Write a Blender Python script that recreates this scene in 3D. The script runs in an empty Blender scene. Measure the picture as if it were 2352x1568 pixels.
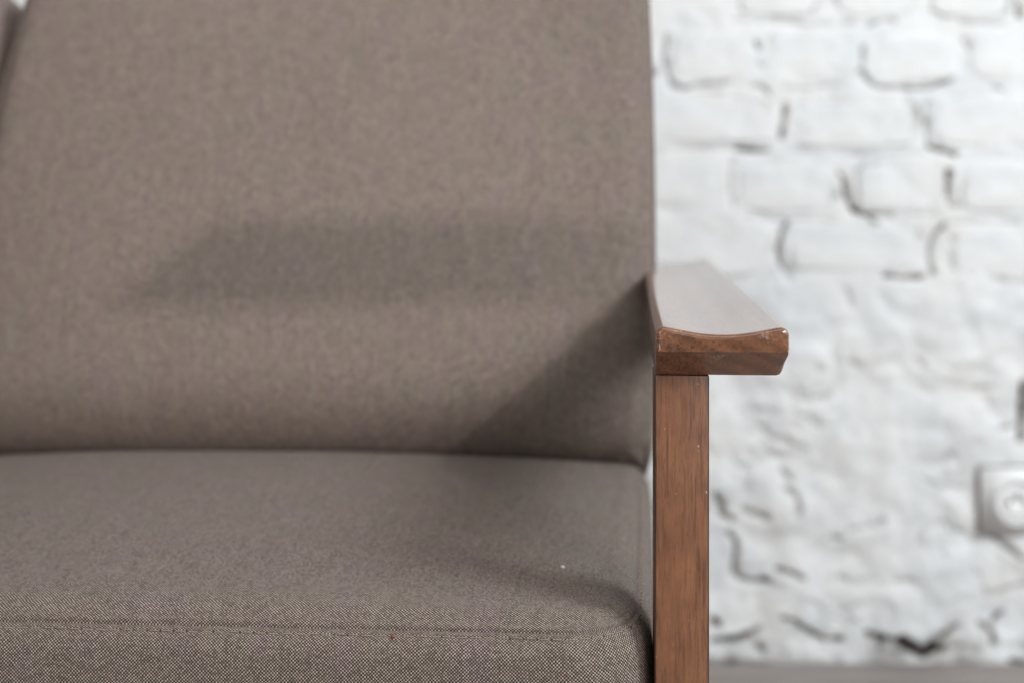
import bpy, bmesh, math, random
from mathutils import Vector, noise
random.seed(7)
C = bpy.context.scene
col = C.collection
R = math.radians

# ------------------------------------------------------------------ camera
EYE = 0.686                      # camera height above the floor
WALL_Y = 2.02                    # distance camera -> wall
F = 3267.0
cd = bpy.data.cameras.new('camera'); cam = bpy.data.objects.new('camera', cd); col.objects.link(cam)
cam.location = (0, 0, EYE); cam.rotation_euler = (R(90), 0, 0)
cd.lens = 50; cd.sensor_width = 36; cd.shift_y = -(784-400)/2352.0
cd.clip_start = 0.02; cd.clip_end = 60
cd.dof.use_dof = True; cd.dof.focus_distance = 0.805; cd.dof.aperture_fstop = 4.2
C.camera = cam

# ------------------------------------------------------------------ world, lamps, exposure
w = bpy.data.worlds.new('World'); C.world = w; w.use_nodes = True
bg = w.node_tree.nodes['Background']
bg.inputs[0].default_value = (0.96, 0.98, 1.0, 1); bg.inputs[1].default_value = 0.11
C.view_settings.view_transform = 'Standard'; C.view_settings.look = 'None'
C.view_settings.exposure = 0.22; C.view_settings.gamma = 1

def area(name, loc, target, sx, sy, power, colr):
    l = bpy.data.lights.new(name, 'AREA'); l.shape = 'RECTANGLE'; l.size = sx; l.size_y = sy
    l.energy = power; l.color = colr
    o = bpy.data.objects.new(name, l); col.objects.link(o); o.location = loc
    d = Vector(target) - Vector(loc)
    o.rotation_euler = d.to_track_quat('-Z', 'Y').to_euler()
    return o
area('window_light_front', (1.12, -1.30, 1.72), (0.0, 1.2, 0.5), 1.15, 1.00, 27, (1.0, 0.955, 0.925))
sl = bpy.data.lights.new('added_backrest_spot', 'SPOT'); sl.energy = 165; sl.color = (1.0, 0.91, 0.86)  # added spot, cone kept narrow to light mainly the backrest
sl.spot_size = R(15.6); sl.spot_blend = 1.0; sl.shadow_soft_size = 0.021
so = bpy.data.objects.new('added_backrest_spot', sl); col.objects.link(so); so.location = (1.06, -1.80, 1.66)
so.rotation_euler = (Vector((-.25, 1.25, .70))-so.location).to_track_quat('-Z', 'Y').to_euler()
area('fill_light_left', (-1.5, -0.9, 1.30), (0.1, 1.1, 0.45), 0.9, 0.9, 10, (1.0, 0.985, 0.96))  # added weak fill that softens the armrest's diagonal shadow
area('window_light_right', (2.15, -0.15, 2.35), (0.6, 2.0, 1.0), 1.0, 1.0, 70, (0.89, 0.96, 1.0))
area('ceiling_light', (0.1, 0.2, 2.7), (0.1, 0.9, 0.4), 1.6, 1.2, 9, (1.0, 0.98, 0.96))

# ------------------------------------------------------------------ helpers
def finish(name, verts, faces, mat, parent=None, smooth=True, uvs=None):
    me = bpy.data.meshes.new(name)
    me.from_pydata(verts, [], faces); me.update()
    if smooth: me.polygons.foreach_set('use_smooth', [True]*len(me.polygons))
    if mat: me.materials.append(mat)
    if uvs is not None:
        ul = me.uv_layers.new(name='UVMap')
        flat = []
        for f in uvs:
            for a in f: flat += [a[0], a[1]]
        ul.data.foreach_set('uv', flat)
    o = bpy.data.objects.new(name, me); col.objects.link(o)
    if parent: o.parent = parent
    return o
def from_bm(name, bm, mat, parent=None, smooth=True):
    me = bpy.data.meshes.new(name); bm.to_mesh(me); bm.free()
    if smooth: me.polygons.foreach_set('use_smooth', [True]*len(me.polygons))
    me.materials.append(mat)
    o = bpy.data.objects.new(name, me); col.objects.link(o)
    if parent: o.parent = parent
    return o
def tag(o, label, cat, group=None):
    o['label'] = label; o['category'] = cat
    if group: o['group'] = group
    return o
def fbm(x, y, z, o=4):
    return noise.fractal(Vector((x, y, z)), 1.0, 2.0, o)
def sstep(a, b, x):
    t = max(0.0, min(1.0, (x-a)/(b-a))); return t*t*(3-2*t)

# ------------------------------------------------------------------ node helper
class NT:
    def __init__(s, name):
        s.m = bpy.data.materials.new(name); s.m.use_nodes = True
        s.t = s.m.node_tree; s.n = s.t.nodes; s.n.clear()
        s.out = s.n.new('ShaderNodeOutputMaterial'); s.b = s.n.new('ShaderNodeBsdfPrincipled')
        s.l(s.b.outputs[0], s.out.inputs[0])
    def l(s, a, b): s.t.links.new(a, b)
    def put(s, inp, v):
        if hasattr(v, 'is_output') or isinstance(v, bpy.types.NodeSocket): s.l(v, inp)
        else: inp.default_value = v
    def math(s, op, a, b=None, c=None, clamp=False):
        n = s.n.new('ShaderNodeMath'); n.operation = op; n.use_clamp = clamp
        s.put(n.inputs[0], a)
        if b is not None: s.put(n.inputs[1], b)
        if c is not None: s.put(n.inputs[2], c)
        return n.outputs[0]
    def mix(s, f, a, b, mode='MIX'):
        n = s.n.new('ShaderNodeMix'); n.data_type = 'RGBA'; n.blend_type = mode
        s.put(n.inputs[0], f); s.put(n.inputs[6], a); s.put(n.inputs[7], b)
        return n.outputs[2]
    def coord(s, which='Object'):
        return s.n.new('ShaderNodeTexCoord').outputs[which]
    def map(s, v, scale=(1, 1, 1), rot=(0, 0, 0), loc=(0, 0, 0)):
        n = s.n.new('ShaderNodeMapping'); s.l(v, n.inputs[0])
        n.inputs['Scale'].default_value = scale; n.inputs['Rotation'].default_value = rot
        n.inputs['Location'].default_value = loc
        return n.outputs[0]
    def noise(s, v, scale, detail=2, rough=.5, dist=0):
        n = s.n.new('ShaderNodeTexNoise'); s.l(v, n.inputs['Vector'])
        n.inputs['Scale'].default_value = scale; n.inputs['Detail'].default_value = detail
        n.inputs['Roughness'].default_value = rough; n.inputs['Distortion'].default_value = dist
        return n.outputs['Fac']
    def ramp(s, f, pts):
        n = s.n.new('ShaderNodeValToRGB'); s.l(f, n.inputs[0])
        e = n.color_ramp.elements
        while len(e) > 1: e.remove(e[-1])
        e[0].position = pts[0][0]; e[0].color = pts[0][1]
        for p, c in pts[1:]:
            x = e.new(p); x.color = c
        return n.outputs[0]
    def rng(s, v, a, b, c=0.0, d=1.0):
        n = s.n.new('ShaderNodeMapRange'); s.l(v, n.inputs[0])
        for i, k in enumerate((a, b, c, d)): n.inputs[i+1].default_value = k
        return n.outputs[0]
    def bump(s, h, strength, dist, normal=None):
        n = s.n.new('ShaderNodeBump'); s.l(h, n.inputs['Height'])
        n.inputs['Strength'].default_value = strength; n.inputs['Distance'].default_value = dist
        if normal is not None: s.l(normal, n.inputs['Normal'])
        s.l(n.outputs[0], s.b.inputs['Normal'])
        return n.outputs[0]

# ------------------------------------------------------------------ materials
def fabric_material():
    s = NT('woven_fabric')
    uv = s.coord('UV')
    # slight wander of the yarns
    nz = s.n.new('ShaderNodeTexNoise'); s.l(uv, nz.inputs['Vector']); nz.inputs['Scale'].default_value = 110; nz.inputs['Detail'].default_value = 4; nz.inputs['Roughness'].default_value = .6
    vm = s.n.new('ShaderNodeVectorMath'); vm.operation = 'MULTIPLY_ADD'
    s.l(nz.outputs['Color'], vm.inputs[0]); vm.inputs[1].default_value = (.0016, .0016, 0); s.l(uv, vm.inputs[2])
    sx = s.n.new('ShaderNodeSeparateXYZ'); s.l(vm.outputs[0], sx.inputs[0])
    cell = 0.00098
    X = s.math('MULTIPLY', sx.outputs[0], 1/cell); Y = s.math('MULTIPLY', sx.outputs[1], 1/cell)
    sa = s.math('SINE', s.math('MULTIPLY', X, math.pi)); sb = s.math('SINE', s.math('MULTIPLY', Y, math.pi))
    w_ = s.math('MULTIPLY', sa, sb)                       # -1..1 checker of float points
    # each yarn crossing has its own tone
    fx = s.math('FLOOR', X); fy = s.math('FLOOR', Y)
    cmb = s.n.new('ShaderNodeCombineXYZ'); s.l(fx, cmb.inputs[0]); s.l(fy, cmb.inputs[1])
    wn = s.n.new('ShaderNodeTexWhiteNoise'); wn.noise_dimensions = '2D'; s.l(cmb.outputs[0], wn.inputs['Vector'])
    cy = s.n.new('ShaderNodeCombineXYZ'); s.l(fx, cy.inputs[0]); wy = s.n.new('ShaderNodeTexWhiteNoise'); wy.noise_dimensions = '2D'; s.l(cy.outputs[0], wy.inputs['Vector'])
    light = s.rng(w_, -.35, .75)
    jit = s.math('ADD', s.math('MULTIPLY', wn.outputs[0], .75), .50)
    light = s.math('MULTIPLY', light, jit)
    streak = s.noise(s.map(uv, (210, 20, 1)), 1, 3, .65)
    streak2 = s.noise(s.map(uv, (30, 320, 1)), 1, 3, .65)
    mott = s.noise(uv, 75, 4, .65)
    tone = s.n.new('ShaderNodeTexNoise'); s.l(s.map(uv, (1, .6, 1)), tone.inputs['Vector']); tone.inputs['Scale'].default_value = 38; tone.inputs['Detail'].default_value = 3
    dark = (0.038, 0.029, 0.0255, 1); pale = (0.535, 0.443, 0.395, 1)
    c = s.mix(light, dark, pale)
    k = s.math('ADD', s.math('MULTIPLY', streak, .60), s.math('MULTIPLY', streak2, .30))
    k = s.math('ADD', k, s.math('MULTIPLY', mott, .35))
    k = s.rng(k, .45, 1.0, .82, 1.18)
    kc = s.n.new('ShaderNodeCombineColor'); 
    for i in range(3): s.l(k, kc.inputs[i])
    c = s.mix(1.0, c, kc.outputs[0], 'MULTIPLY')
    tint = s.ramp(tone.outputs['Fac'], [(.36, (1.02, .98, 1.015, 1)), (.5, (1.02, 1.0, .97, 1)), (.64, (.985, 1.005, .965, 1))])
    c = s.mix(1.0, c, tint, 'MULTIPLY')
    s.l(c, s.b.inputs['Base Color'])
    s.b.inputs['Roughness'].default_value = .92
    s.b.inputs['Specular IOR Level'].default_value = .08
    s.b.inputs['Sheen Weight'].default_value = .03; s.b.inputs['Sheen Roughness'].default_value = .5
    h = s.math('ADD', s.math('MULTIPLY', s.math('ABSOLUTE', w_), .6), s.math('MULTIPLY', light, .6))
    h = s.math('ADD', h, s.math('MULTIPLY', mott, .35))
    s.bump(h, .55, .00035)
    return s.m
FAB = fabric_material()

def thread_material(name, c):
    s = NT(name); s.b.inputs['Base Color'].default_value = c; s.b.inputs['Roughness'].default_value = .7
    n = s.noise(s.map(s.coord(), (4000, 4000, 4000)), 1)
    s.l(s.mix(n, c, tuple(x*.6 for x in c[:3])+(1,)), s.b.inputs['Base Color'])
    return s.m
THREAD = thread_material('tan_thread', (.36, .28, .20, 1))
RED = thread_material('red_thread', (.36, .045, .02, 1))
LINT = thread_material('white_lint', (.85, .85, .82, 1))
DARKTHREAD = thread_material('needle_hole', (.03, .025, .022, 1))

def wood_material(name, along, gloss, end=False, tone=1.0, edges=False):
    # along: axis (0 x, 1 y, 2 z) of the grain in the sofa's own space
    s = NT(name); co = s.coord('Object')
    sc = [620, 620, 620]; sc[along] = 34
    fine = s.noise(s.map(co, tuple(sc)), 1, 5, .65, .3)
    sc2 = [1900, 1900, 1900]; sc2[along] = 190
    pore = s.noise(s.map(co, tuple(sc2)), 1, 2, .5)
    sc3 = [28, 28, 28]; sc3[along] = 3
    broad = s.noise(s.map(co, tuple(sc3)), 1, 3, .55, .6)
    blot = s.noise(co, 42, 3, .6)
    a = tuple(x*tone for x in (.055, .021, .012)); b = tuple(x*tone for x in (.300, .128, .060))
    k = s.math('ADD', s.math('MULTIPLY', fine, .62), s.math('MULTIPLY', broad, .38))
    c = s.ramp(k, [(.32, a+(1,)), (.47, tuple((p*.35+q*.65) for p, q in zip(a, b))+(1,)), (.66, b+(1,))])
    c = s.mix(s.rng(blot, .35, .7, 0, .35), c, tuple(x*.8 for x in a)+(1,))
    c = s.mix(s.rng(pore, .60, .76, 0, .5), c, tuple(x*.45 for x in a)+(1,))
    if edges:
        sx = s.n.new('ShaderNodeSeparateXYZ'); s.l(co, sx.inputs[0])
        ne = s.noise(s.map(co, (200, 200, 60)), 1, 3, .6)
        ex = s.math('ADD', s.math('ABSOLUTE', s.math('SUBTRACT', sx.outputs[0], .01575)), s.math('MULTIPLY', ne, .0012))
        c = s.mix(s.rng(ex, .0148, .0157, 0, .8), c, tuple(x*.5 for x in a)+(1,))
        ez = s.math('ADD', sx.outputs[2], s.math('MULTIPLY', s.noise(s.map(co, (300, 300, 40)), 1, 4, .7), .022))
        c = s.mix(s.rng(ez, .5735, .5825, 0, .6), c, tuple(x*.6 for x in a)+(1,))  # armrest's shade painted into the post top, mixed with some grime
        nick = s.noise(co, 420, 1, .5)
        c = s.mix(s.rng(nick, .785, .80, 0, .7), c, (.50, .40, .33, 1))
    # worn and chipped finish on the front end of the rest
    s.b.inputs['Roughness'].default_value = gloss
    h = s.math('ADD', s.math('MULTIPLY', pore, -.5), s.math('MULTIPLY', fine, .3))
    if end:
        # growth rings on the sawn end, slanting
        wv = s.n.new('ShaderNodeTexWave'); wv.wave_type = 'BANDS'; wv.bands_direction = 'Z'
        s.l(s.map(co, (1, 0, 1), (0, R(-24), 0)), wv.inputs[0]); wv.inputs['Scale'].default_value = 38
        wv.inputs['Distortion'].default_value = 3.0; wv.inputs['Detail'].default_value = 3; wv.inputs['Detail Scale'].default_value = 1.2
        c = s.mix(s.rng(wv.outputs['Fac'], .2, 1, 0, .38), c, a+(1,))
        at = s.n.new('ShaderNodeAttribute'); at.attribute_name = 'wear'
        n1 = s.noise(s.map(co, (1, 1, 1)), 520, 4, .7)
        m = s.math('MULTIPLY', at.outputs['Fac'], s.rng(n1, .50, .60))
        c = s.mix(s.math('MULTIPLY', m, .8, clamp=True), c, (.50, .40, .33, 1))
        h = s.math('SUBTRACT', h, s.math('MULTIPLY', m, 1.5))
        n2 = s.noise(s.map(co, (40, 260, 260)), 1, 2, .6)
        sp = s.noise(s.map(co, (700, 300, 700)), 1, 1, .5)
        c = s.mix(s.rng(sp, .74, .78, 0, .6), c, (.05, .025, .015, 1))
    s.l(c, s.b.inputs['Base Color'])
    s.b.inputs['Coat Weight'].default_value = .85 if end else .25
    s.b.inputs['Coat Roughness'].default_value = .10 if end else .35
    s.b.inputs['Coat IOR'].default_value = 1.5 if end else 1.5
    s.bump(h, .2 if end else .35, .00015 if end else .00025)
    return s.m
ARMWOOD = wood_material('varnished_walnut', 1, .28, True)
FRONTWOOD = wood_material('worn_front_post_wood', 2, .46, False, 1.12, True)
POSTWOOD = wood_material('stained_wood_post', 2, .48, False, 1.12)
RAILWOOD = wood_material('stained_wood_rail', 0, .48)

def wall_material():
    s = NT('white_painted_masonry'); co = s.coord('Object')
    at = s.n.new('ShaderNodeAttribute'); at.attribute_name = 'dirt'
    big = s.noise(co, 9, 4, .55); mid = s.noise(co, 55, 4, .6)
    c = s.ramp(big, [(.38, (.75, .775, .79, 1)), (.5, (.82, .83, .835, 1)), (.65, (.80, .80, .785, 1))])
    c = s.mix(s.rng(mid, .56, .74, 0, .28), c, (.60, .585, .55, 1))
    n = s.noise(co, 130, 3, .6)
    d = s.math('MULTIPLY', at.outputs['Fac'], s.rng(n, .2, .55, .55, 1.0), clamp=True)
    dc = s.ramp(s.noise(co, 30, 2), [(.4, (.13, .115, .10, 1)), (.62, (.19, .15, .10, 1))])
    c = s.mix(d, c, dc)
    c = s.mix(s.rng(at.outputs['Fac'], .72, 1.0, 0, .8), c, (.035, .03, .026, 1))
    s.l(c, s.b.inputs['Base Color']); s.b.inputs['Roughness'].default_value = .62
    s.b.inputs['Specular IOR Level'].default_value = .3
    s.bump(s.noise(co, 260, 4, .6), .5, .0012)
    return s.m
WALLM = wall_material()

def floor_material():
    s = NT('worn_grey_floorboards'); co = s.coord('Object')
    n = s.noise(s.map(co, (3, 40, 1)), 1, 4, .6); m = s.noise(co, 6, 4, .6)
    c = s.ramp(n, [(.3, (.18, .15, .135, 1)), (.5, (.29, .25, .23, 1)), (.7, (.44, .39, .36, 1))])
    c = s.mix(s.rng(m, .4, .7, 0, .5), c, (.25, .22, .21, 1))
    s.l(c, s.b.inputs['Base Color']); s.b.inputs['Roughness'].default_value = .55
    s.bump(n, .4, .001)
    return s.m
FLOORM = floor_material()
def plastic(name, c, r=.35):
    s = NT(name); co = s.coord()
    s.l(s.mix(s.rng(s.noise(co, 60, 3), .4, .8, 0, .3), c, tuple(x*.8 for x in c[:3])+(1,)), s.b.inputs['Base Color'])
    s.b.inputs['Roughness'].default_value = r; return s.m
PLATE = plastic('socket_plastic', (.93, .93, .93, 1), .5); PLATE2 = plastic('socket_inner_plastic', (.20, .20, .19, 1)); HOLE = plastic('socket_hole', (.02, .02, .02, 1))
METAL = plastic('socket_metal', (.35, .34, .33, 1), .3)

# ------------------------------------------------------------------ setting: floor and wall
def wx(px): return (px-1176)/F*WALL_Y
def wz(py): return EYE-(py-400)/F*WALL_Y
K1 = lambda x, y: (1470+x*.4102, y*.4102)
K2 = lambda x, y: (1617+x*.3515, 551.3+y*.3515)
K3 = lambda x, y: (1617+x*.3515, 1017+y*.3515)
cr = []
def crack(K, pts, dark, wpx=5.0):
    cr.append(([(wx(K(*p)[0]), wz(K(*p)[1])) for p in pts], dark, wpx/F*WALL_Y))
crack(K1, [(520,120),(900,125)], .25, 4); crack(K1, [(1120,135),(1200,135)], .4, 4); crack(K1, [(1270,150),(1330,125),(1430,115)], .55, 5)
crack(K1, [(1790,125),(1950,135),(2040,150)], .5, 4); crack(K1, [(2120,20),(2125,95)], 1.0, 5)
crack(K1, [(150,200),(130,330),(160,430),(180,480),(250,500),(300,480),(500,465)], .6, 5)
crack(K1, [(650,240),(670,280)], .8, 5); crack(K1, [(650,350),(690,390)], .35, 5); crack(K1, [(620,490),(680,485),(720,530)], .4, 5)
crack(K1, [(1245,270),(1240,380),(1210,410)], .7, 5); crack(K1, [(1240,400),(1280,460),(1330,490),(1450,495),(1560,500),(1640,490),(1720,460)], .6, 5)
crack(K1, [(1000,490),(1110,475)], .35, 4); crack(K1, [(1075,490),(1075,540)], .35, 5); crack(K1, [(1810,230),(1850,290),(1930,325),(2040,320)], .4, 5)
crack(K1, [(1970,490),(2020,510)], .5, 5); crack(K1, [(812,600),(800,700),(790,780)], .85, 5); crack(K1, [(300,830),(450,840),(560,830)], .4, 4)
crack(K1, [(540,832),(620,845),(710,850)], .95, 5); crack(K1, [(900,590),(960,680)], .2, 8); crack(K1, [(1612,580),(1600,700),(1610,800)], .5, 4)
crack(K1, [(1610,810),(1625,828),(1700,845),(1770,870)], .95, 5); crack(K1, [(1480,550),(1560,610)], .25, 4); crack(K1, [(515,900),(500,1040),(520,1160)], .4, 4)
crack(K1, [(1090,960),(1150,1010)], .4, 5); crack(K1, [(1150,1030),(1165,1120),(1200,1180),(1280,1205)], 1.0, 6); crack(K1, [(1280,1205),(1420,1215)], .5, 4)
crack(K1, [(1725,970),(1725,1100)], 1.5, 6.5); crack(K1, [(1730,1140),(1760,1160)], .5, 5); crack(K1, [(820,1250),(785,1320),(775,1420),(790,1500)], .8, 6)
crack(K1, [(1280,1225),(1340,1280)], .45, 5); crack(K1, [(1700,1270),(1640,1330),(1620,1440),(1640,1530)], .65, 6); crack(K1, [(1750,1330),(1780,1440),(1850,1540)], .4, 5)
crack(K1, [(60,380),(85,420)], .7, 5)
crack(K1, [(60,845),(300,832)], 0.25, 3)
crack(K1, [(845,850),(1100,855),(1280,862),(1600,865)], 0.28, 3)
crack(K1, [(1180,880),(1250,870)], 0.35, 4)
crack(K1, [(560,1215),(760,1235),(1080,1240)], 0.22, 3)
crack(K1, [(720,130),(900,140),(1080,138)], 0.25, 3)
crack(K1, [(1420,1215),(1600,1200),(1700,1215)], 0.25, 3)
crack(K1, [(1750,1250),(1950,1240),(2150,1250)], 0.3, 3)
crack(K1, [(330,520),(480,530)], 0.25, 4)
crack(K1, [(800,500),(1000,505)], 0.2, 3)
crack(K1, [(1640,1545),(1560,1548)], 0.3, 3)
crack(K1, [(1060,960),(1090,1060),(1130,1120)], 0.3, 6)
crack(K1, [(1780,620),(1800,640)], 0.2, 4)
crack(K2, [(1180,240),(1290,250),(1430,245)], .95, 5); crack(K2, [(2085,930),(2085,1180),(2075,1310)], 1.2, 7); crack(K2, [(1950,1235),(2030,1215)], .6, 6)
crack(K2, [(960,800),(1010,830)], .25, 8); crack(K2, [(1380,780),(1440,830)], .25, 8); crack(K2, [(1740,980),(1900,960)], .25, 8)
crack(K2, [(330,1110),(480,1120)], .2, 7); crack(K2, [(930,340),(970,440)], .25, 8); crack(K2, [(500,160),(560,260)], .25, 8)
crack(K3, [(510,180),(560,240)], .45, 7); crack(K3, [(540,300),(600,350),(620,430),(610,470)], .5, 8); crack(K3, [(70,330),(120,420),(110,470),(180,500)], .8, 7)
crack(K3, [(250,440),(400,490)], .45, 10); crack(K3, [(160,590),(210,650),(205,760),(200,850),(230,890)], .75, 6); crack(K3, [(230,890),(320,910),(430,905)], 1.1, 7)
crack(K3, [(480,830),(560,845),(650,890)], .8, 6); crack(K3, [(850,620),(880,630)], .4, 8); crack(K3, [(940,570),(1180,530)], .35, 5)
crack(K3, [(1150,500),(1180,520)], .5, 5); crack(K3, [(1460,260),(1700,300)], .3, 6); crack(K3, [(1860,570),(1960,670),(2090,760)], .7, 6)
crack(K3, [(50,1150),(90,1190)], .9, 8); crack(K3, [(50,1280),(200,1270),(300,1240),(350,1210)], .85, 7); crack(K3, [(500,1140),(600,1170),(720,1250)], .6, 6)
crack(K3, [(720,1250),(800,1290),(890,1280)], .9, 6); crack(K3, [(1060,1240),(1150,1270),(1280,1290)], .9, 6); crack(K3, [(1290,1290),(1360,1350),(1430,1370),(1480,1345)], 2.6, 13)
crack(K3, [(1480,1350),(1560,1330)], .6, 6); crack(K3, [(1560,1260),(1650,1200)], .7, 6); crack(K3, [(1800,1180),(1880,1240),(1880,1290)], .7, 7); crack(K3, [(1890,1170),(1940,1110)], .8, 7)
crack(K3, [(340,1320),(370,1345)], .6, 8); crack(K3, [(1850,1000),(2090,930)], .3, 8); crack(K3, [(1550,680),(1570,760)], .25, 8); crack(K3, [(880,880),(920,900)], .3, 8); crack(K3, [(1240,910),(1370,900)], .3, 6)
crack(K3, [(1980,1410),(2090,1440)], .8, 9); crack(K3, [(700,1030),(760,1080)], .3, 7); crack(K3, [(0,1400),(400,1440)], .25, 8)

def seg_d(px, pz, a, b):
    ax, az = a; bx, bz = b; dx, dz = bx-ax, bz-az; L = dx*dx+dz*dz
    t = 0 if L == 0 else max(0, min(1, ((px-ax)*dx+(pz-az)*dz)/L))
    return math.hypot(px-ax-t*dx, pz-az-t*dz)
# cells for fast lookup
cellmap = {}
for i, (pts, d, wd) in enumerate(cr):
    for a, b in zip(pts, pts[1:]):
        x0, x1 = sorted((a[0], b[0])); z0, z1 = sorted((a[1], b[1])); r = wd*3+.004
        for ix in range(int((x0-r)//.02), int((x1+r)//.02)+1):
            for iz in range(int((z0-r)//.02), int((z1+r)//.02)+1):
                cellmap.setdefault((ix, iz), []).append((a, b, d, wd))
def wall_sample(x, z):
    """returns (height towards the room, dirt)"""
    low = 1 - sstep(.42, .62, z)                # rubble and lumpy render below, brick above
    h = fbm(x*9, z*9, 0)*.0035 + fbm(x*34, z*34, 5, 3)*.0011
    lump = noise.cell_vector(Vector((0, 0, 0)))[0]*0
    dl = noise.voronoi(Vector((x*8.5+fbm(x*12, z*12, 3)*.35, z*11+fbm(x*12, z*12, 8)*.35, .5)), distance_metric='DISTANCE', exponent=2.5)[0]
    edge = dl[1]-dl[0]
    h += low*(.0045*sstep(0, .6, edge)-.002 + fbm(x*11, z*11, 2, 3)*.006)
    dirt = low*.10*(1-sstep(0, .10, edge))*max(0, .3+fbm(x*15, z*15, 9))
    g = 0; dd = 0
    wob = fbm(x*60, z*60, 7, 3)
    for a, b, d, wd in cellmap.get((int(x//.02), int(z//.02)), ()):
        q = seg_d(x, z, a, b)/(wd*(.75+.5*wob))
        if q < 3:
            e = math.exp(-q*q)
            g = max(g, min(d, 1.6)*e); dd = max(dd, min(1.0, d*1.05)*math.exp(-q*q*q*q*.5) if q < 2.2 else 0)
    h -= g*.018
    rid = 1-abs(fbm(x*9+4, z*21+fbm(x*6, z*6, 2)*2, 6, 4))*4.5
    msk = sstep(.05, .45, fbm(x*7, z*7, 12, 3)+.05)
    rr_ = max(0, rid)**3*msk*(low*.9+.25)
    ft = (1-sstep(0, .075, z))
    dirt += ft*max(0, .28+.9*fbm(x*9, z*30, 31, 4)); h += ft*ft*.012*(1+fbm(x*14, z*9, 41, 3))
    h -= rr_*.005; dirt += .38*rr_
    return h, max(0, min(1, dirt+dd))

xs = []; x = -3.2
while x < 3.4:
    xs.append(x); x += .0035 if .12 < x < .86 else (.012 if -.75 < x < 1.15 else .12)
zs = []; z = -.02
while z < 2.9:
    zs.append(z); z += .0035 if z < 1.0 else (.014 if z < 1.15 else .12)
V = []; D = []
for z in zs:
    for x in xs:
        h, d = wall_sample(x, z); V.append((x, -h, z)); D.append(d)
nx = len(xs)
Fc = [(j*nx+i, j*nx+i+1, (j+1)*nx+i+1, (j+1)*nx+i) for j in range(len(zs)-1) for i in range(nx-1)]
wall = finish('wall', V, Fc, WALLM); wall.location = (0, WALL_Y, 0); wall['kind'] = 'structure'
a = wall.data.attributes.new('dirt', 'FLOAT', 'POINT'); a.data.foreach_set('value', D)
# give the wall a body behind its face
bm = bmesh.new(); bmesh.ops.create_cube(bm, size=1)
for v in bm.verts: v.co = Vector((v.co.x*6.6+.1, v.co.y*.2+.13, v.co.z*2.9+1.44))
wb = from_bm('wall_core', bm, WALLM, wall, False)

# bricks: rectangles read as (x0, y0, x1, y1) on the face of the wall
bricks = []
def BK(x0, y0, x1, y1):
    a = K1(x0, y0); b = K1(x1, y1); bricks.append((wx(a[0]), wz(b[1]), wx(b[0]), wz(a[1])))
for r_ in [(60,-190,500,95),(540,-190,1020,100),(1080,-190,1560,100),(1610,-190,2085,105),(2160,-190,2600,110),
           (165,150,620,455),(700,160,1195,470),(1270,170,1790,470),(1840,150,2330,470),
           (-20,530,775,815),(845,560,1580,835),(1625,520,2400,835),
           (-20,880,485,1180),(545,885,1110,1200),(1200,895,1690,1195),(1775,880,2450,1200),
           (-20,1240,770,1560),(805,1260,1600,1535),(1720,1280,2450,1570)]:
    BK(*r_)
# the same courses carried on beyond the photographed stretch
courses = [(z0, z1) for z0, z1 in ((wz(K1(0,95)[1]), wz(K1(0,-190)[1])), (wz(K1(0,460)[1]), wz(K1(0,150)[1])), (wz(K1(0,820)[1]), wz(K1(0,530)[1])), (wz(K1(0,1190)[1]), wz(K1(0,885)[1])), (wz(K1(0,1550)[1]), wz(K1(0,1250)[1])))]
top = courses[0][1]
for k in range(3): courses.append((top+.012+k*.094, top+.012+k*.094+.082))
for k, (z0, z1) in enumerate(courses):
    x = wx(1440)-.02 if k < 5 else 1.0
    while x > -.85:
        L = random.choice((.10, .12, .17, .2)); bricks.append((x-L, z0+random.uniform(-.003, .003), x-.010, z1+random.uniform(-.003, .003))); x -= L
    x = wx(2352)+.09 if k < 5 else 1.02
    while x < 1.25:
        L = random.choice((.10, .12, .17, .2)); bricks.append((x+.010, z0, x+L, z1)); x += L
for k, (x0, z0, x1, z1) in enumerate(bricks):
    NX, NZ = 26, 18
    cx, cz, hx, hz = (x0+x1)/2, (z0+z1)/2, (x1-x0)/2, (z1-z0)/2
    vs = []; seed = k*3.7; bd = []
    tilt = random.uniform(-.02, .02); prd = random.uniform(.0008, .0026)
    for j in range(NZ+1):
        for i in range(NX+1):
            s_ = -1+2*i/NX; t_ = -1+2*j/NZ
            s_ = math.copysign(abs(s_)**.8, s_); t_ = math.copysign(abs(t_)**.8, t_)
            # superelliptic outline with uneven corners
            q = (abs(s_)**4.5+abs(t_)**4.5)**(1/4.5); m = max(abs(s_), abs(t_))
            f = m/q if q > 1e-6 else 1
            rr = 1+(.10*fbm(s_*1.6+seed, t_*1.6, 1, 3)+.05*fbm(s_*6+seed, t_*4, 3, 3))*m
            X_ = s_*f*hx*rr; Z_ = t_*f*hz*rr
            e = max(0, 1-m**7)
            y_ = -(prd*e**.45)+.0030*(1-e**.5) - .0022*fbm((cx+X_)*14, (cz+Z_)*14, 4)*e - .0008*fbm((cx+X_)*60, (cz+Z_)*60, 2)*e
            vs.append((X_, y_+tilt*X_, Z_)); bd.append(max(0, min(.8, sstep(.80, .99, m)*(.25+1.3*fbm((cx+X_)*22, (cz+Z_)*22, 17, 3)))))
    fs = [(j*(NX+1)+i, j*(NX+1)+i+1, (j+1)*(NX+1)+i+1, (j+1)*(NX+1)+i) for j in range(NZ) for i in range(NX)]
    o = finish('brick', vs, fs, WALLM, wall); o.location = (cx, 0, cz)
    o.data.attributes.new('dirt', 'FLOAT', 'POINT').data.foreach_set('value', bd)
    o.rotation_euler = (0, random.uniform(-.012, .012), 0)

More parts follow.
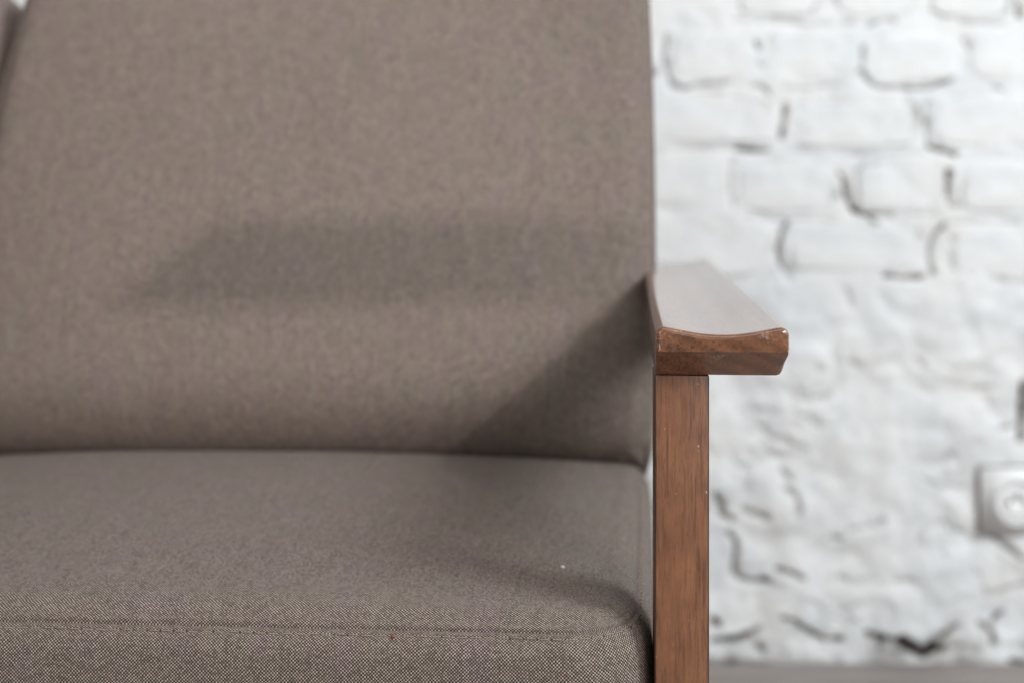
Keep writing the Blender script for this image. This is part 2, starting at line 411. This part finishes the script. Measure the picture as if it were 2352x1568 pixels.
# floor boards run along the wall
fl = finish('floor', [(-3.2, -3, -.012), (3.4, -3, -.012), (3.4, WALL_Y+.02, -.012), (-3.2, WALL_Y+.02, -.012)], [(0, 1, 2, 3)], FLOORM, None, False)
fl['kind'] = 'structure'
# the visible strip of floor lies beside the wall: individual boards
y = WALL_Y-.02; k = 0
while y > .9:
    wd = .095
    bm = bmesh.new(); bmesh.ops.create_cube(bm, size=1)
    for v in bm.verts: v.co = Vector((v.co.x*3.6, v.co.y*(wd-.004), v.co.z*.012-.012))
    bmesh.ops.bevel(bm, geom=list(bm.edges), offset=.0015, segments=1, affect='EDGES')
    o = from_bm('floorboard', bm, FLOORM, fl, False); o.location = (.6+(k % 3)*.13, y-wd/2, .006+.001*(k % 2)); y -= wd; k += 1

# ------------------------------------------------------------------ wall socket
def disc(bm, r, y, n=40): return [bm.verts.new((r*math.cos(2*math.pi*i/n), y, r*math.sin(2*math.pi*i/n))) for i in range(n)]
def lathe(name, prof, mat, parent, n=40):
    bm = bmesh.new(); rings = [disc(bm, r, y, n) for r, y in prof]
    for a_, b_ in zip(rings, rings[1:]):
        for i in range(n): bm.faces.new((a_[i], a_[(i+1) % n], b_[(i+1) % n], b_[i]))
    bm.faces.new(rings[-1]); bmesh.ops.recalc_face_normals(bm, faces=bm.faces)
    return from_bm(name, bm, mat, parent)
sk = bpy.data.objects.new('wall_socket', None); col.objects.link(sk); sk.location = (wx(2327), WALL_Y-.006, wz(1146))
tag(sk, 'grimy white wall socket low on the painted brick wall', 'socket')
hp = .049
bm = bmesh.new(); bmesh.ops.create_cube(bm, size=1)
for v in bm.verts: v.co = Vector((v.co.x*2*hp, v.co.y*.008, v.co.z*2*hp*.95))
bmesh.ops.bevel(bm, geom=list(bm.edges), offset=.0016, segments=3, affect='EDGES')
from_bm('cover_plate', bm, PLATE, sk)
# grimy gap round the plate
bm = bmesh.new(); bmesh.ops.create_cube(bm, size=1)
for v in bm.verts: v.co = Vector((v.co.x*2*(hp+.0014), v.co.y*.010+.0075, v.co.z*2*(hp*.95+.0014)))
GRIME = plastic('grimy_plaster', (.13, .12, .10, 1), .8)
from_bm('backing_frame', bm, GRIME, sk, False)
lathe('rim', [(.034, -.004), (.034, -.0105), (.0325, -.0135), (.030, -.0135), (.029, -.0075)], PLATE, sk)
lathe('recess', [(.0285, -.0105), (.0275, -.0075), (.020, -.0074), (.0195, -.0074)], PLATE2, sk)
lathe('insert', [(.0215, -.0073), (.021, -.0098), (.016, -.0106), (.008, -.0104), (.006, -.0078), (.003, -.0078)], PLATE, sk)
for sx_ in (-1, 1):
    o = lathe('pin_hole', [(.0034, -.0104), (.0032, -.0113), (.001, -.0113)], HOLE, sk, 16); o.location = (sx_*.0118, 0, 0)
o = lathe('earth_pin', [(.0032, -.010), (.003, -.020), (.001, -.021)], METAL, sk, 16); o.location = (0, 0, .013)

# ------------------------------------------------------------------ sofa
ORX, ORY, ANG = .0812, .811, -R(4.0)
sofa = bpy.data.objects.new('sofa', None); col.objects.link(sofa)
sofa.location = (ORX, ORY, 0); sofa.rotation_euler = (0, 0, ANG)
tag(sofa, 'taupe woven fabric sofa with varnished wooden armrest in front of the white brick wall', 'sofa')
ZT = lambda w_: EYE+w_       # height from eye-relative value

def axis_pts(h, fine, mid, edge=.012):
    """coordinates -h..h, dense near both ends"""
    p = [0.0]; d = 0
    out = []
    d = 0.0
    while d < edge: out.append(d); d += fine
    st = fine
    while d < h: out.append(d); st = min(mid, st*1.35); d += st
    if h-out[-1] < st*.4: out.pop()
    left = [-h+q for q in out]; right = [h-q for q in reversed(out)]
    return left+[0.0]+right

def shape(q, hx, hy, hz, r, rc):
    if rc is None:
        qi = Vector((max(-hx+r, min(hx-r, q[0])), max(-hy+r, min(hy-r, q[1])), max(-hz+r, min(hz-r, q[2]))))
        d = Vector(q)-qi
        n = d.normalized() if d.length > 1e-9 else Vector((0, 0, 1))
        return qi+n*r, n
    X_, Y_, Z_ = q
    e = min(hx-abs(X_), hy-abs(Y_)); a_ = r-e; b_ = abs(Z_)-(hz-r); sz = 1 if Z_ >= 0 else -1
    if a_ <= 0: ei = e; z_ = hz*sz; na, nb = 0, 1
    elif b_ <= 0: ei = 0; z_ = Z_; na, nb = 1, 0
    else:
        L = math.hypot(a_, b_); na, nb = a_/L, b_/L
        ei = r-r*na; z_ = sz*(hz-r+r*nb)
    cx_, cy_ = hx-rc, hy-rc
    dx, dy = abs(X_)-cx_, abs(Y_)-cy_; sx_, sy_ = (1 if X_ >= 0 else -1), (1 if Y_ >= 0 else -1)
    if dx > 0 and dy > 0:
        L = math.hypot(dx, dy); m = rc-ei
        ox, oy = dx/L, dy/L
        return Vector((sx_*(cx_+ox*m), sy_*(cy_+oy*m), z_)), Vector((sx_*ox*na, sy_*oy*na, sz*nb))
    if hx-abs(X_) < hy-abs(Y_): return Vector((sx_*(hx-ei), Y_, z_)), Vector((sx_*na, 0, sz*nb))
    return Vector((X_, sy_*(hy-ei), z_)), Vector((0, sy_*na, sz*nb))

def cushion(name, hx, hy, hz, r, mat, parent, deform, fine=.0012, mid=.012, rc=.03, planround=False):
    """rounded box: x width, y depth, z height; deform(p, q, n) moves each vertex; q is the unrounded point"""
    ax, ay, az = axis_pts(hx, fine, mid), axis_pts(hy, fine, mid), axis_pts(hz, fine, mid)
    idx = {}; V = []; Fs = []; U = []
    def plan(q):
        p = V[vert(q)]; cx_, cy_ = hx-rc, hy-rc; ax_ = abs(p[0]); fy = -p[1]
        if ax_ <= cx_ or fy <= 0: u_ = ax_ if fy > 0 else cx_+rc*1.5708+cy_+fy*-1
        elif fy <= cy_: u_ = cx_+rc*1.5708+(cy_-fy)
        else: u_ = cx_+rc*math.atan2(ax_-cx_, fy-cy_)
        return math.copysign(u_, p[0] if abs(p[0]) > 1e-6 else 1)
    def vert(q):
        key = (round(q[0], 7), round(q[1], 7), round(q[2], 7))
        if key in idx: return idx[key]
        p, n = shape(q, hx, hy, hz, r, rc if planround else None)
        p = deform(p, Vector(q), n)
        idx[key] = len(V); V.append(p[:]); return idx[key]
    def face_grid(A, B, mk, uvf, flip):
        for i in range(len(A)-1):
            for j in range(len(B)-1):
                qs = [mk(A[i], B[j]), mk(A[i+1], B[j]), mk(A[i+1], B[j+1]), mk(A[i], B[j+1])]
                if flip: qs.reverse()
                Fs.append([vert(q) for q in qs]); U.append([uvf(q) for q in qs])
    face_grid(ax, az, lambda a, b: (a, -hy, b), lambda q: (plan(q), q[2]), False)
    face_grid(ax, az, lambda a, b: (a, hy, b), lambda q: (q[0]+3, q[2]), True)
    face_grid(ax, ay, lambda a, b: (a, b, hz), lambda q: (q[0]+.00033, q[1]+5), False)
    face_grid(ax, ay, lambda a, b: (a, b, -hz), lambda q: (q[0], q[1]+7), True)
    face_grid(ay, az, lambda a, b: (hx, a, b), lambda q: (plan(q), q[2]), False)
    face_grid(ay, az, lambda a, b: (-hx, a, b), lambda q: (plan(q), q[2]), True)
    return finish(name, V, Fs, mat, parent, True, U)

# seat cushion -------------------------------------------------------
SW = .588          # width of one seat
SD = .50           # depth
S_TOP = -.2538     # eye-relative height of the rim before the crown
S_H = .150
SR = .022
SRC = .050
def seat_deform(seed):
    hx, hy, hz = SW/2, SD/2, S_H/2
    def f(p, q, n):
        s_, t_ = q.x/hx, q.y/hy
        p = p.copy()
        if q.z > hz-1e-6:                        # crown of the top panel
            k = (1-abs(s_)**2.7)*(1-abs(t_)**4)
            p.z += .0155*k + .0012*fbm(q.x*7+seed, q.y*7, 3, 3)*k
        # the boxing swells between its seams
        b = max(0, 1-(q.z/hz)**2)
        nh = Vector((n.x, n.y, 0))
        p += nh*.0055*b
        # seam: pulled in along the rim
        m1 = max(0.0, 1e9 if q.z < hz-.03 else 0)
        dist = None
        if q.z > hz-1e-6: dist = min(hx-abs(q.x), hy-abs(q.y))
        elif q.z > hz-.014: dist = hz-q.z
        if dist is not None:
            g = .0011*math.exp(-(dist/.0012)**2)
            # rolled edge beside it
            g -= .0006*math.exp(-((dist-.0042)/.0026)**2)
            if q.z < hz-1e-6:                    # the topstitch bites in below the seam
                g += .0006*math.exp(-((dist-.0058)/.0009)**2)
                g += .00035*math.exp(-((dist-.008)/.004)**2)*math.sin(q.x*2*math.pi/.0155+3*fbm(q.x*30, seed, 1, 2))
            p -= n*g
        p.x += .0125*max(0, (q.y+hy)/SD)*sstep(0, 1, s_)
        return p
    return f
SEAT_C = (-.0045-SW/2, -.0145+SD/2, ZT(S_TOP)-S_H/2)
seat = cushion('seat_cushion', SW/2, SD/2, S_H/2, SR, FAB, sofa, seat_deform(0), rc=SRC, planround=True)
seat.location = SEAT_C
seat2 = seat.copy(); col.objects.link(seat2); seat2.location = (SEAT_C[0]-SW-.004, SEAT_C[1], SEAT_C[2])

# topstitching on the front boxing: every stitch a short thread
def tube(bm, pts, r, n=5):
    rings = []
    for i, p in enumerate(pts):
        a_ = pts[max(0, i-1)]; b_ = pts[min(len(pts)-1, i+1)]
        t = (b_-a_).normalized(); u = t.cross(Vector((0, .3, 1))).normalized(); v = t.cross(u)
        rr = r*(.35 if i in (0, len(pts)-1) else 1)
        rings.append([bm.verts.new(p+u*rr*math.cos(2*math.pi*k/n)+v*rr*math.sin(2*math.pi*k/n)) for k in range(n)])
    for a_, b_ in zip(rings, rings[1:]):
        for k in range(n): bm.faces.new((a_[k], a_[(k+1) % n], b_[(k+1) % n], b_[k]))
    bm.faces.new(list(reversed(rings[0]))); bm.faces.new(rings[-1])
def seat_front_point(x, below, off=0.0):
    hx, hy, hz = SW/2, SD/2, S_H/2
    if x > hx: q = Vector((hx, -hy+(x-hx), hz-below))
    elif x < -hx: q = Vector((-hx, -hy+(-hx-x), hz-below))
    else: q = Vector((x, -hy, hz-below))
    p, n = shape(q, hx, hy, hz, SR, SRC)
    p = seat_deform(0)(p, q, n)
    return p+n*off, n
SL = .0078
path = []; acc = 0; prev = None; x = -SW/2-.10
while x < SW/2+.30:
    p = seat_front_point(x, .0060)[0]
    if prev is not None: acc += (p-prev).length
    path.append((acc, x)); prev = p; x += .0012
def at_arc(s_):
    lo, hi = 0, len(path)-1
    while hi-lo > 1:
        m_ = (lo+hi)//2
        if path[m_][0] < s_: lo = m_
        else: hi = m_
    t = (s_-path[lo][0])/max(1e-9, path[hi][0]-path[lo][0]); return path[lo][1]+t*(path[hi][1]-path[lo][1])
k = 0
while (k+1)*SL < acc:
    bm = bmesh.new(); lift = lambda t: -.0002+.0008*math.sin(math.pi*t)
    wob = random.uniform(-.0003, .0003); b0 = .0060+.0003*math.sin(k*.9)
    pts = [seat_front_point(at_arc(k*SL+.0004+(SL-.0008)*t), b0+wob*math.sin(t*3), lift(t))[0] for t in (0, .15, .35, .65, .85, 1)]
    tube(bm, pts, .00034); from_bm('stitch', bm, THREAD, seat)
    bm = bmesh.new(); p, n = seat_front_point(at_arc(k*SL), .0060, .0)
    bmesh.ops.create_icosphere(bm, subdivisions=1, radius=.00062)
    for v in bm.verts: v.co = Vector((v.co.x*.9, v.co.y*.5, v.co.z*1.3))+p
    from_bm('needle_hole', bm, DARKTHREAD, seat)
    k += 1
# red loose thread caught under the stitching
def to_local(px, Y): return (px-1176)/F*Y
bm = bmesh.new(); x0 = .0
for cand in range(2000):
    xx = -SW/2+cand*SW/2000
    p, n = seat_front_point(xx, .006)
    P = Vector(SEAT_C)+p
    X_ = ORX+P.x*math.cos(ANG)-P.y*math.sin(ANG); Y_ = ORY+P.x*math.sin(ANG)+P.y*math.cos(ANG)
    if 1176+F*X_/Y_ > 901: x0 = xx; break
pts = [seat_front_point(x0-.0004, .0045, .0006)[0], seat_front_point(x0, .0060, .0009)[0], seat_front_point(x0+.0003, .0075, .0007)[0], seat_front_point(x0+.0001, .0092, .0003)[0]]
tube(bm, pts, .0005); from_bm('red_thread', bm, RED, seat)

# back cushions ------------------------------------------------------
BW, BT, BH, BR = .616, .130, .458, .027
LEAN = R(14.5)
def back_deform(seed):
    hx, hy, hz = BW/2, BT/2, BH/2
    def f(p, q, n):
        s_, t_ = q.x/hx, q.z/hz
        p = p.copy()
        k = max(0, (1-abs(s_)**3.4))*max(0, (1-abs(t_)**3))
        if n.y < -.3: p.y -= .016*k*(1.0-.35*t_)
        if n.y < -.3: p.y -= .0014*fbm(q.x*6+seed, q.z*6, 2, 3)
        if abs(q.x) > hx-1e-6: p.x += math.copysign(.004*(1-t_*t_), q.x)
        if abs(q.z) > hz-1e-6: p.z += math.copysign(.006*(1-s_**4), q.z)
        if n.y < .3 and t_ < -.62: p.y += .050*((-t_-.66)/.34)**2 if t_ < -.66 else 0
        cx_, cz_ = hx-BR, hz-BR                    # the lower corners are filled square
        if abs(p.x) > cx_ and p.z < -cz_:
            dx, dz = abs(p.x)-cx_, -cz_-p.z; L = math.hypot(dx, dz); m_ = max(dx, dz)
            if m_ > 1e-9:
                k_ = 1+(L/m_-1)*.5; p.x = math.copysign(cx_+dx*k_, p.x); p.z = -cz_-dz*k_
        if q.x < 0: p.x += .026*max(0, t_)**2.0*(-s_)
        else: p.x -= .001*max(0, t_)**2*s_
        return p
    return f
back = cushion('back_cushion', BW/2, BT/2, BH/2, BR, FAB, sofa, back_deform(1), .002, .014)
# centre of the cushion, so its front foot sits at v=.40 on the seat
def place_back(o, uc):
    zc = ZT(-.262)+BH/2*math.cos(LEAN)-.004
    yc = .388+BT/2+BH/2*math.sin(LEAN)-.006
    o.location = (uc, yc, zc); o.rotation_euler = (-LEAN, 0, 0)
place_back(back, .0115-BW/2)
back2 = back.copy(); col.objects.link(back2); place_back(back2, .0115-BW/2-BW-.0005); back2.rotation_euler = (-LEAN-R(.4), 0, 0)

# armrest ------------------------------------------------------------
A_TOP = ZT(-.0850); TH = .0290; AW = .0745
def arm_loop(v, bot, inset, t):
    """closed outline in (u, z); t = 0 front .. 1 back; bot = thickness here"""
    uL = .0003+.0060*sstep(0, .9, t); uR = AW
    pts = []
    rc = .0046
    dip = .0048
    def topz(u):
        s_ = (u-uL)/(uR-uL)*2-1
        return A_TOP - dip*(1-abs(s_)**2.1)**1.7
    # left top corner
    for k in range(7):
        a_ = math.pi - k/6*math.pi/2
        pts.append((uL+rc+rc*math.cos(a_), topz(uL+rc)-rc+rc*math.sin(a_)))
    for k in range(1, 24):
        u = uL+rc+(uR-uL-2*rc)*k/24; pts.append((u, topz(u)))
    for k in range(7):
        a_ = math.pi/2-k/6*math.pi/2
        pts.append((uR-rc+rc*math.cos(a_), topz(uR-rc)-rc+rc*math.sin(a_)))
    zb = A_TOP-bot
    zm = A_TOP-.0135
    if bot > .0150:
        und = .0022*(bot-.0135)/(TH-.0135); rb = min(.0032, (bot-.0135)*.3)
        pts += [(uR, zm+.0008), (uR-.0004, zm-.0008), (uR-und*.30, zb+(zm-zb)*.56), (uR-und*.8, zb+rb*1.3), (uR-und-rb*.15, zb+rb*.65), (uR-und-rb*.5, zb+rb*.2), (uR-und-rb*1.1, zb)]
    else:
        pts += [(uR, zm+.0008), (uR-.0002, zb+.0014), (uR-.0004, zb+.0011), (uR-.0006, zb+.0008), (uR-.001, zb+.0005), (uR-.0018, zb+.0002), (uR-.003, zb)]
    for k in range(1, 12): pts.append((uR-.008-(uR-uL-.012)*k/12, zb))
    rb = .0018
    pts += [(uL+rb, zb), (uL+rb*.3, zb+rb*.3), (uL, zb+rb), (uL, (zb+A_TOP)/2)]
    if inset > 0:
        n = len(pts); cu = (uL+uR)/2; cz = sum(p[1] for p in pts)/n; out = []
        for i in range(n):
            a_, b_ = pts[i-1], pts[(i+1) % n]; tx, tz = b_[0]-a_[0], b_[1]-a_[1]; L = math.hypot(tx, tz) or 1
            # clockwise outline -> inward normal
            nx_, nz_ = tz/L, -tx/L
            if nx_*(cu-pts[i][0])*.2+nz_*(cz-pts[i][1]) < 0 and abs(nz_) > .5: nx_, nz_ = -nx_, -nz_
            if abs(nz_) <= .5 and nx_*(cu-pts[i][0]) < 0: nx_, nz_ = -nx_, -nz_
            ii = inset*(.35 if nz_ > .5 else 1)
            out.append((pts[i][0]+nx_*ii, pts[i][1]+nz_*ii))
        pts = out
    return [(u, v, z_) for u, z_ in pts]
VF, VE = -.0150, .640
stations = []
RFR = .0034
B0 = .0150
for k in range(6):                                 # rounded front rim
    a_ = k/5*math.pi/2
    stations.append((VF+RFR*(1-math.sin(a_)), None, RFR*(1-math.cos(a_))))
stations.reverse()                                  # a: from full inset .. 0
stations = []
for k in range(7):
    a_ = k/6*math.pi/2
    stations.append((VF+RFR*(1-math.cos(a_)), B0+.0004, RFR*(1-math.sin(a_))*.9))
def botv(v):
    return B0+(TH-B0)*min(1, max(0, (v-VF-.001)/.0150))
st2 = []
for v, b_, i_ in stations: st2.append((v, botv(v) if v > VF+1e-6 else B0, i_))
for v in (-.0108, -.0100, -.0090, -.0078, -.0065, -.005, -.0035, -.002, -.0005, .0006, .0014, .0026, .004, .01, .03, .06, .1, .16, .22, .28, .34, .40, .46, .52, .57, .60, .62): st2.append((v, botv(v), 0))
for k in range(7):
    a_ = k/6*math.pi/2; st2.append((VE-.010*(1-math.sin(a_)), TH, .010*(1-math.cos(a_))))
V = []; Fs = []
for v, b_, i_ in st2: V += arm_loop(v, b_, i_, (v-VF)/(VE-VF))
n = len(arm_loop(0, TH, 0, 0))
for s_ in range(len(st2)-1):
    for i in range(n):
        j = (i+1) % n; Fs.append((s_*n+i, s_*n+j, (s_+1)*n+j, (s_+1)*n+i))
Fs.append(tuple(range(n))[::-1]); Fs.append(tuple(range((len(st2)-1)*n, len(st2)*n)))
arm = finish('armrest', V, Fs, ARMWOOD, sofa)
bm = bmesh.new(); bm.from_mesh(arm.data)
big = [f for f in bm.faces if len(f.verts) > 10]
for f in big: f.smooth = False

bmesh.ops.recalc_face_normals(bm, faces=bm.faces); bm.to_mesh(arm.data); bm.free()
arm.data.set_sharp_from_angle(angle=R(55))
# wear mask: scuffed corners and rim of the front end
wa = arm.data.attributes.new('wear', 'FLOAT', 'POINT')
spots = [((.002, VF+.002, A_TOP-.0065), .0032, 1.0), ((.002, VF+.002, A_TOP-.010), .0025, .9), ((.014, VF+.001, A_TOP-.0040), .003, .6), ((.060, VF+.001, A_TOP-.0050), .0035, .6), ((.0735, VF+.003, A_TOP-.003), .0035, 1.0), ((.0745, VF+.003, A_TOP-.008), .003, .8), ((.0745, VF+.004, A_TOP-.0135), .003, .8), ((.035, VF+.003, A_TOP-.0165), .0016, .9)]
vals = []
for v in arm.data.vertices:
    q = 0
    for c_, r_, s_ in spots:
        d = (v.co-Vector(c_)).length/r_; q = max(q, s_*math.exp(-d*d))
    vals.append(q)
wa.data.foreach_set('value', vals)

# posts --------------------------------------------------------------
def post(name, u0, u1, v0, v1, z0, z1, mat, taper=0.0, r=.0022):
    bm = bmesh.new(); bmesh.ops.create_cube(bm, size=1)
    for v in bm.verts:
        v.co = Vector(((u0+u1)/2+v.co.x*(u1-u0), (v0+v1)/2+v.co.y*(v1-v0), (z0+z1)/2+v.co.z*(z1-z0)))
        if taper and v.co.z < (z0+z1)/2 and v.co.x > (u0+u1)/2: v.co.x -= taper
    bmesh.ops.bevel(bm, geom=list(bm.edges), offset=r, segments=3, affect='EDGES', profile=.5)
    bmesh.ops.recalc_face_normals(bm, faces=bm.faces)
    o = from_bm(name, bm, mat, sofa)
    return o
PT = A_TOP-TH-.0004
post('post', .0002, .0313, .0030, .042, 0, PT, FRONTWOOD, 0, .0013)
post('post', .028, .060, .560, .605, 0, PT, POSTWOOD, 0, .0022)
post('side_rail', .006, .026, .042, .560, ZT(-.47), ZT(-.405), POSTWOOD)
post('front_rail', -1.185, .0002, .006, .030, ZT(-.485), ZT(-.41), RAILWOOD)
post('back_rail', -1.185, .003, .575, .600, ZT(-.40), ZT(-.335), RAILWOOD)
post('back_frame', -1.18, -.004, .62, .65, ZT(-.36), ZT(.08), RAILWOOD)
post('post', -1.217, -1.186, .0030, .042, 0, PT, POSTWOOD, 0, .0013)
post('post', -1.217, -1.186, .560, .605, 0, PT, POSTWOOD, 0, .0022)
arm2 = arm.copy(); arm2.data = arm.data.copy(); col.objects.link(arm2)
for v in arm2.data.vertices: v.co.x = -1.186-v.co.x
arm2.data.flip_normals()

# lint ---------------------------------------------------------------
bm = bmesh.new(); bmesh.ops.create_icosphere(bm, subdivisions=2, radius=.0013)
for v in bm.verts: v.co *= (1+.5*noise.noise(v.co*900)); v.co.z *= .6
lint = from_bm('lint', bm, LINT); tag(lint, 'tiny white speck of lint on the seat near the armrest post', 'lint')
# find the seat surface under it (the ray the photo shows it on is only used to read off where it lies)
dg = bpy.context.evaluated_depsgraph_get(); dg.update()
dr = Vector(((1293-1176)/F, 1, -(1302-400)/F)).normalized()
hit, loc, nr, idx_, ob, mt = C.ray_cast(dg, Vector((0, 0, EYE)), dr)
lint.location = (loc[0], loc[1], loc[2]+.0004) if hit else (.03, .9, .45)

# added out-of-view bar that casts the shadow band on the backrest -------------------------------------------------------
tb = bpy.data.objects.new('shadow_bar', None); col.objects.link(tb); tb.location = (.508, .024, 1.03)
tag(tb, 'added narrow bar out of view, casting a shadow band on the backrest', 'light blocker')
BARPLASTIC = plastic('pale_bar_plastic', (.55, .52, .48, 1), .5)
bm = bmesh.new(); bmesh.ops.create_cube(bm, size=1)
for v in bm.verts: v.co = Vector((v.co.x*2*(.294 if v.co.z < 0 else .240), v.co.y*.014, v.co.z*.043))
bmesh.ops.bevel(bm, geom=list(bm.edges), offset=.002, segments=2, affect='EDGES')
from_bm('shadow_bar_body', bm, BARPLASTIC, tb)
bm = bmesh.new(); bmesh.ops.create_cube(bm, size=1)
for v in bm.verts: v.co = Vector((v.co.x*.52, v.co.y*.008, v.co.z*.002-.0228))
from_bm('shadow_bar_strip', bm, PLATE, tb, False)
for sx_ in (-.18, .18):
    bm = bmesh.new(); bmesh.ops.create_cone(bm, cap_ends=True, segments=8, radius1=.0008, radius2=.0008, depth=1.9)
    for v in bm.verts: v.co += Vector((sx_, 0, .971))
    from_bm('shadow_bar_wire', bm, METAL, tb)
